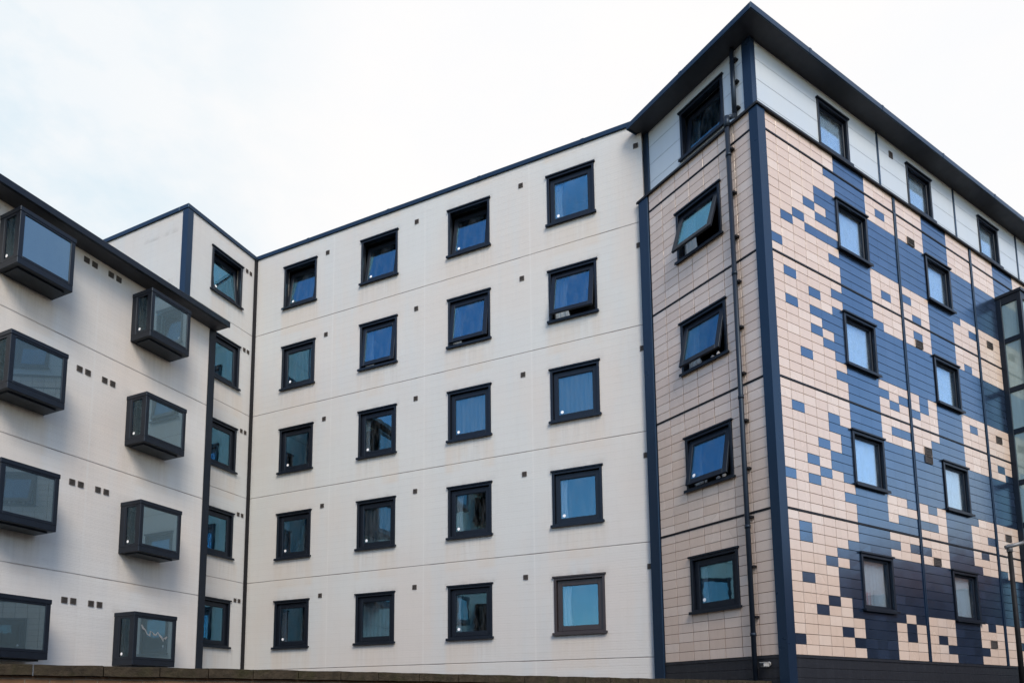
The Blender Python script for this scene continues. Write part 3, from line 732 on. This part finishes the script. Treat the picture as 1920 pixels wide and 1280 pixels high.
# roof with overhanging soffit (R frame: x = along right face, y = inwards)
OL, OR_ = .27, .19     # overhang past left face / past right face
mb = MB(); mb.box(-OL+.02, RL, -OR_+.02, 3.60, ZS, ZS+.03); link('soffit', fin(mb, 'soffit', M['soffit']), tow, F_R)
mb = MB(); mb.box(-OL-.012, RL, -OR_-.012, -OR_+.018, ZS-.02, ZS+.125, .006); mb.box(-OL-.012, -OL+.018, -OR_+.0185, 3.56, ZS-.02, ZS+.124, .006)
mb.box(-OL-.012, .3, 3.562, 3.60, ZS-.018, ZS+.122)
for k in range(6): mb.box(1.8+3*k, 1.88+3*k, -OR_-.018, -OR_+.02, ZS-.022, ZS+.1265)
mb.box(-OL-.018, -OL+.02, 1.75, 1.83, ZS-.022, ZS+.1265)
link('fascia', fin(mb, 'fascia', M['trim']), tow, F_R)
mb = MB(); mb.box(-OL+.02, RL, -OR_+.02, 3.56, ZS+.032, ZS+.11); link('roof', fin(mb, 'roof', M['soffit']), tow, F_R)
# drainpipe
ps = -.685; pr = .052
mb = MB(); mb.tube((ps, -.10, GZ), (ps, -.10, ZL-.10), pr); mb.tube((ps, -.10, ZL-.1), (ps-.0, -.10, ZL+.16), pr+.012); 
mb.tube((ps, -.10, ZL+.12), (ps-.0, SB-.09, ZL+.34), pr); mb.tube((ps, SB-.09, ZL+.32), (ps, SB-.09, ZS-.0), pr)
for z in (ZB+.4, 3.6, 6.4, 9.2, 12.0): mb.tube((ps, -.10, z), (ps, -.10, z+.07), pr+.01)
dp = link('drainpipe', fin(mb, 'drainpipe', M['pipe']), tow, F_L)
for i in range(11):
    z = 1.75+i*1.04
    mb = MB(); mb.box(ps-.06, ps+.10, -.10, .0, z-.014, z+.014, .004); mb.box(ps+.06, ps+.10, -.105, -.0, z-.024, z+.024, .004)
    link('pipe_bracket', fin(mb, 'pipe_bracket', M['groove']), dp, F_L)
for z in (13.3, 13.95, 14.5):
    mb = MB(); mb.box(ps-.065, ps+.105, SB-.10, SB, z-.02, z+.02, .004); link('pipe_bracket', fin(mb, 'pipe_bracket', M['groove']), dp, F_L)
# windows of the tower
specL = [(0, 'side', True, None), (11, 'side', True, 'bottles'), (14, 'side', False, 'bottles'), (19, 'side', False, None)]
for i, (ang, cu, stk, ex) in enumerate(specL):
    window(tow, F_L, Lx, lz[i], LW, LH, ang, cu, sticker=stk, extra=ex)
window(tow, F_L, Lx, lz[4]+.01, LW, LH, -8, 'side', sticker=False, y=SB)
for j in range(2):
    for i in range(4):
        window(tow, F_R, rx[j], lz[i], RW, LH, 0, 'white' if i == 0 else 'blind', pane='paneR', b=.035, sticker=False, extra='papers' if (i, j) == (0, 0) else None)
for j in range(4):
    window(tow, F_R, rxt[j], lz[4]+.01, RW, LH, 0, 'blind', pane='paneR', sticker=False, y=SB, b=.035)
air_vent(tow, F_R, 6.0, 14.42, .17, .17, SB)

# ================================================================== GLAZED STAIR TOWER
sta = thing('stair_tower', 'narrow glazed stair tower with black steel frame at the right edge of the tiled facade', 'building', tuple((F_R @ Vector((10.66, 0, 0)))[:2]) + (GZ,))
x0, x1, d = 10.66, 14.0, .62; ZTOP = 11.62
mb = MB()
mb.box(x0, x0+.11, -.13, -.003, GZ, ZTOP, .006); mb.box(x0, x0+.11, -d, -d+.11, GZ, ZTOP, .006)
for xx in (x0+1.6, x1-.11): mb.box(xx, xx+.11, -d, -d+.11, GZ, ZTOP, .006)
lev = [10.30, 8.83, 7.60, 6.12, 4.90, 3.4, 2.0, .6]
for z in lev:
    mb.box(x0+.005, x0+.085, -d+.11, -.13, z-.075, z+.075, .005); mb.box(x0+.11, x1-.11, -d+.005, -d+.085, z-.075, z+.075, .005)
mb.box(x0+.004, x0+.088, -d+.11, -.13, ZTOP-.22, ZTOP, .005); mb.box(x0+.11, x1-.11, -d+.004, -d+.088, ZTOP-.22, ZTOP, .005)
link('steel_frame', fin(mb, 'steel_frame', M['frame']), sta, F_R)
mb = MB(); mb.box(x0-.03, x1+.03, -d-.03, -.002, ZTOP, ZTOP+.09, .006); link('roof', fin(mb, 'roof', M['frame']), sta, F_R)
zs = [ZTOP-.22]+lev+[GZ]
for i in range(len(zs)-1):
    za, zb = zs[i+1]+(.075 if i+1 < len(zs)-1 else 0), zs[i]-(.075 if i else 0)
    mb = MB(); mb.box(x0+.04, x0+.05, -d+.11, -.13, za, zb); link('side_pane', fin(mb, 'side_pane', M['paneS']), sta, F_R)
    for a, b in ((x0+.11, x0+1.6), (x0+1.71, x1-.11)):
        mb = MB(); mb.box(a, b, -d+.04, -d+.05, za, zb); link('front_pane', fin(mb, 'front_pane', M['paneS']), sta, F_R)
mb = MB()
for i, z in enumerate(lev): mb.box(x0+.14, x1-.14, -d+.14, -.04, z-.05, z+.02)
link('landing', fin(mb, 'landing', M['glow']), sta, F_R)
mb = MB(); mb.box(x0+.2, x1-.2, -.03, -.006, GZ, ZTOP-.1); link('inner_wall', fin(mb, 'inner_wall', M['glow']), sta, F_R)
for z in lev[1::2]:
    mb = MB(); mb.tube((x0+.2, -d+.2, z+.95), (x1-.3, -d+.2, z+.95), .025); mb.tube((x0+.25, -d+.2, z+.02), (x0+.25, -d+.2, z+.95), .02)
    link('handrail', fin(mb, 'handrail', M['frame']), sta, F_R)

# ================================================================== FOREGROUND BRICK WALL
A_ = Vector((-4.9295, 7.2404, 0)); B_ = Vector((6.0118, 14.1396, 0)); dv = (B_-A_).normalized()
F_W = frame(A_, dv)
bwal = thing('brick_wall', 'low brown brick boundary wall with mossy stone coping along the bottom edge', 'wall', (A_.x, A_.y, GZ))
L0, L1 = -7.5, (B_-A_).length-.16
mb = MB(); mb.box(L0, L1, .05, .27, GZ, .33); link('brickwork', fin(mb, 'brickwork', M['brick']), bwal, F_W)
mb = MB(); x = L0; rnd = random.Random(5)
while x < L1:
    ln = rnd.uniform(.52, .66); e = min(x+ln, L1); dz = rnd.uniform(-.002, .002); dy = rnd.uniform(-.003, .003)
    pts = [(-.0+dy, .33), (.32+dy, .33), (.32+dy, .40), (.16+dy, .45), (0+dy, .43)]
    pts = [(-.01+dy, .335), (.33+dy, .335), (.33+dy, .405+dz), (.16+dy, .455+dz), (-.01+dy, .445+dz)]
    mb.prism(pts, lambda p, t: (t, p[0], p[1]), x+.006, e-.004); x = e
bmesh.ops.subdivide_edges(mb.bm, edges=[e for e in mb.bm.edges if e.calc_length() > .4], cuts=5, use_grid_fill=True)
for v in mb.bm.verts:
    v.co.z += .003*math.sin(v.co.x*9.1)+rnd.uniform(-.002, .002); v.co.y += rnd.uniform(-.004, .004)
link('coping', fin(mb, 'coping', M['coping']), bwal, F_W)

# ================================================================== STREET LAMP, SECURITY LIGHT
lx, ly = 11.75, 15.25
lam = thing('street_lamp', 'black street lamp post with grey lantern arm in front of the glazed stair tower', 'street lamp', (lx, ly, GZ))
mb = MB(); mb.tube((lx, ly, GZ), (lx, ly, GZ+1.1), .085, .08, 16); mb.tube((lx, ly, GZ+1.1), (lx, ly, GZ+1.16), .08, .055, 16); mb.tube((lx, ly, GZ+1.16), (lx, ly, 3.42), .055, .045, 16)
link('pole', fin(mb, 'pole', M['pole']), lam)
mb = MB(); mb.tube((lx-.10, ly-.01, 3.40), (lx+.30, ly-.10, 3.50), .045, .04, 12); mb.tube((lx, ly, 3.3), (lx, ly, 3.47), .06, .05, 12)
link('bracket_arm', fin(mb, 'bracket_arm', M['lamp']), lam)
mb = MB()
hd = Vector((1, -.22, .22)).normalized(); hy = Vector((0, 0, 1)).cross(hd).normalized(); hz = hd.cross(hy)
hm = Matrix((hd, hy, hz)).transposed().to_4x4(); hm.translation = Vector((lx+.26, ly-.09, 3.50))
prof = [(0, .05, .05), (.08, .10, .07), (.3, .13, .08), (.5, .12, .07), (.6, .06, .03)]
rings = []
for (px, wy, hz_) in prof:
    ring = [mb.bm.verts.new((px, wy*math.cos(t), hz_*math.sin(t)*(1 if math.sin(t) > 0 else .6))) for t in [2*math.pi*i/12 for i in range(12)]]; rings.append(ring)
for a, b in zip(rings[:-1], rings[1:]):
    for i in range(12): mb.bm.faces.new([a[i], a[(i+1) % 12], b[(i+1) % 12], b[i]]).smooth = True
mb.bm.faces.new(rings[0]); mb.bm.faces.new(rings[-1])
link('lantern_head', fin(mb, 'lantern_head', M['lamp']), lam, hm)
mb = MB(); mb.box(.12, .5, -.08, .08, -.058, -.045, .004); link('lens', fin(mb, 'lens', M['white']), lam, hm)

cx, cz = -.42, .76
pc = F_L @ Vector((cx, -.02, cz))
sec = thing('security_camera', 'small white security camera on the black plinth beside the drainpipe foot', 'camera', tuple(pc))
mb = MB(); mb.tube((cx, -.004, cz+.03), (cx, -.03, cz+.03), .045); mb.tube((cx, -.03, cz+.03), (cx, -.11, cz+.02), .014); link('bracket', fin(mb, 'bracket', M['camgrey']), sec, F_L)
mb = MB(); mb.box(cx-.045, cx+.045, -.22, -.06, cz-.035, cz+.045, .012); mb.box(cx-.055, cx+.055, -.24, -.05, cz+.046, cz+.058, .004); link('housing', fin(mb, 'housing', M['camgrey']), sec, F_L)
mb = MB(); mb.tube((cx, -.221, cz+.005), (cx, -.232, cz+.005), .028); link('lens', fin(mb, 'lens', M['hole']), sec, F_L)

# ================================================================== GROUND AND THE FAR SIDE OF THE STREET
mb = MB(); mb.quad((-300, -300, GZ), (300, -300, GZ), (300, 300, GZ), (-300, 300, GZ))
g = link('ground', fin(mb, 'ground', M['asphalt'], False)); g['kind'] = 'structure'
def terrace(name_label, cx, cy, ang, length, depth, hgt, ridge):
    F = frame((cx, cy), (math.cos(R(ang)), math.sin(R(ang))))
    t = thing('terraced_house', name_label, 'building', (cx, cy, GZ))
    mb = MB(); mb.box(-length/2, length/2, 0, depth, GZ, hgt); link('wall', fin(mb, 'wall', M['redbrick']), t, F)
    mb = MB(); mb.prism([(-.3, hgt+.02), (depth+.3, hgt+.02), (depth/2, ridge)], lambda p, q: (q, p[0], p[1]), -length/2-.3, length/2+.3)
    rf = link('roof', fin(mb, 'roof', M['slate']), t, F)
    for k in range(int(length//9)):
        xx = -length/2+4+k*9; mb = MB(); mb.box(xx, xx+.9, depth/2-.3, depth/2+.3, hgt, ridge+.9); link('chimney', fin(mb, 'chimney', M['redbrick']), rf, F)
    for k in range(int(length//3)):
        for z in (0., 2.7):
            if z+1.4 > hgt: continue
            xx = -length/2+1.2+k*3; mb = MB(); mb.box(xx, xx+1., -.02, .02, z, z+1.3); link('window', fin(mb, 'window', M['hole']), t, F)
    return t
terrace('red brick terrace across the street, seen only as a reflection in the window panes', 4, -13, 180, 60, 8, 3.6, 6.0)
terrace('red brick terrace down the side street, seen only as a reflection in the tower tiles', 33, 6, -90, 40, 8, 5.6, 8.6)

# ------------------------------------------------------------------ world, sun, camera
w = bpy.data.worlds.new('World'); scene.world = w; w.use_nodes = True
nt = w.node_tree; nt.nodes.clear()
out = nt.nodes.new('ShaderNodeOutputWorld')
SUN_EL, SUN_AZ = 42., 165.       # azimuth measured clockwise from +y
sky = nt.nodes.new('ShaderNodeTexSky'); sky.sky_type = 'NISHITA'; sky.sun_disc = False
sky.sun_elevation = R(SUN_EL); sky.sun_rotation = R(SUN_AZ); sky.dust_density = .6; sky.ozone_density = 1.6
tc = nt.nodes.new('ShaderNodeTexCoord'); D = tc.outputs['Generated']
sep = nt.nodes.new('ShaderNodeSeparateXYZ'); nt.links.new(D, sep.inputs[0])
bg1 = nt.nodes.new('ShaderNodeBackground'); bg1.inputs[1].default_value = .15
nt.links.new(sky.outputs[0], bg1.inputs[0])
bg2 = nt.nodes.new('ShaderNodeBackground')
n1 = noise(nt, mapping(nt, D, (1., 1., 2.2)), 1.7, 6, .45)
n2 = noise(nt, mapping(nt, D, (1., 1., 2.2)), 3.5, 6, .6)
ccol = mixc(nt, ramp(nt, n2, .35, .7), (1.0, .985, .98), (.955, .965, .985))
lft = ramp(nt, sep.outputs[0], -.46, -.12, 1., 0.)
lft = math_n(nt, 'MULTIPLY', lft, ramp(nt, noise(nt, mapping(nt, D, (1., 1., 1.8)), 3.0, 7, .6), .38, .60, .25, 1.))
ccol = mixc(nt, lft, ccol, (.60, .79, .91))
nt.links.new(ccol, bg2.inputs[0]); bg2.inputs[1].default_value = .56
# cloud sheet fills the sky ahead, breaks up to the left and is open blue behind
dirf = nt.nodes.new('ShaderNodeVectorMath'); dirf.operation = 'DOT_PRODUCT'; nt.links.new(D, dirf.inputs[0]); dirf.inputs[1].default_value = (.10, .95, .0)
f = math_n(nt, 'ADD', ramp(nt, dirf.outputs['Value'], .0, .55, -.25, .85), math_n(nt, 'MULTIPLY', math_n(nt, 'SUBTRACT', n1, .5), 1.5))
f = ramp(nt, f, .0, .35)
mx = nt.nodes.new('ShaderNodeMixShader'); nt.links.new(f, mx.inputs[0]); nt.links.new(bg1.outputs[0], mx.inputs[1]); nt.links.new(bg2.outputs[0], mx.inputs[2])
nt.links.new(mx.outputs[0], out.inputs[0])

sl = bpy.data.lights.new('sun', 'SUN'); sl.energy = 1.6; sl.angle = R(26); sl.color = (1., .88, .73)
so = bpy.data.objects.new('sun', sl); COL.objects.link(so)
sd = Vector((math.sin(R(SUN_AZ))*math.cos(R(SUN_EL)), math.cos(R(SUN_AZ))*math.cos(R(SUN_EL)), math.sin(R(SUN_EL))))
so.rotation_euler = sd.to_track_quat('Z', 'Y').to_euler(); so.location = (0, 0, 30)

cam = bpy.data.cameras.new('camera'); co = bpy.data.objects.new('camera', cam); COL.objects.link(co)
cam.sensor_width = 36.; cam.sensor_fit = 'HORIZONTAL'; cam.lens = 1318.376/1920*36
cam.shift_x = (960-896.99)/1920; cam.shift_y = (1162.08-640)/1920
cam.clip_start = .05; cam.clip_end = 1000
co.matrix_world = Matrix.Rotation(R(90+6.8797), 4, 'X') @ Matrix.Rotation(-R(.2789), 4, 'Z')
scene.camera = co
scene.view_settings.view_transform = 'Standard'; scene.view_settings.look = 'None'; scene.view_settings.gamma = 1.
scene.view_settings.use_curve_mapping = False; scene.view_settings.exposure = .85
scene.render.engine = 'CYCLES'
scene.cycles.max_bounces = 8; scene.cycles.transparent_max_bounces = 12
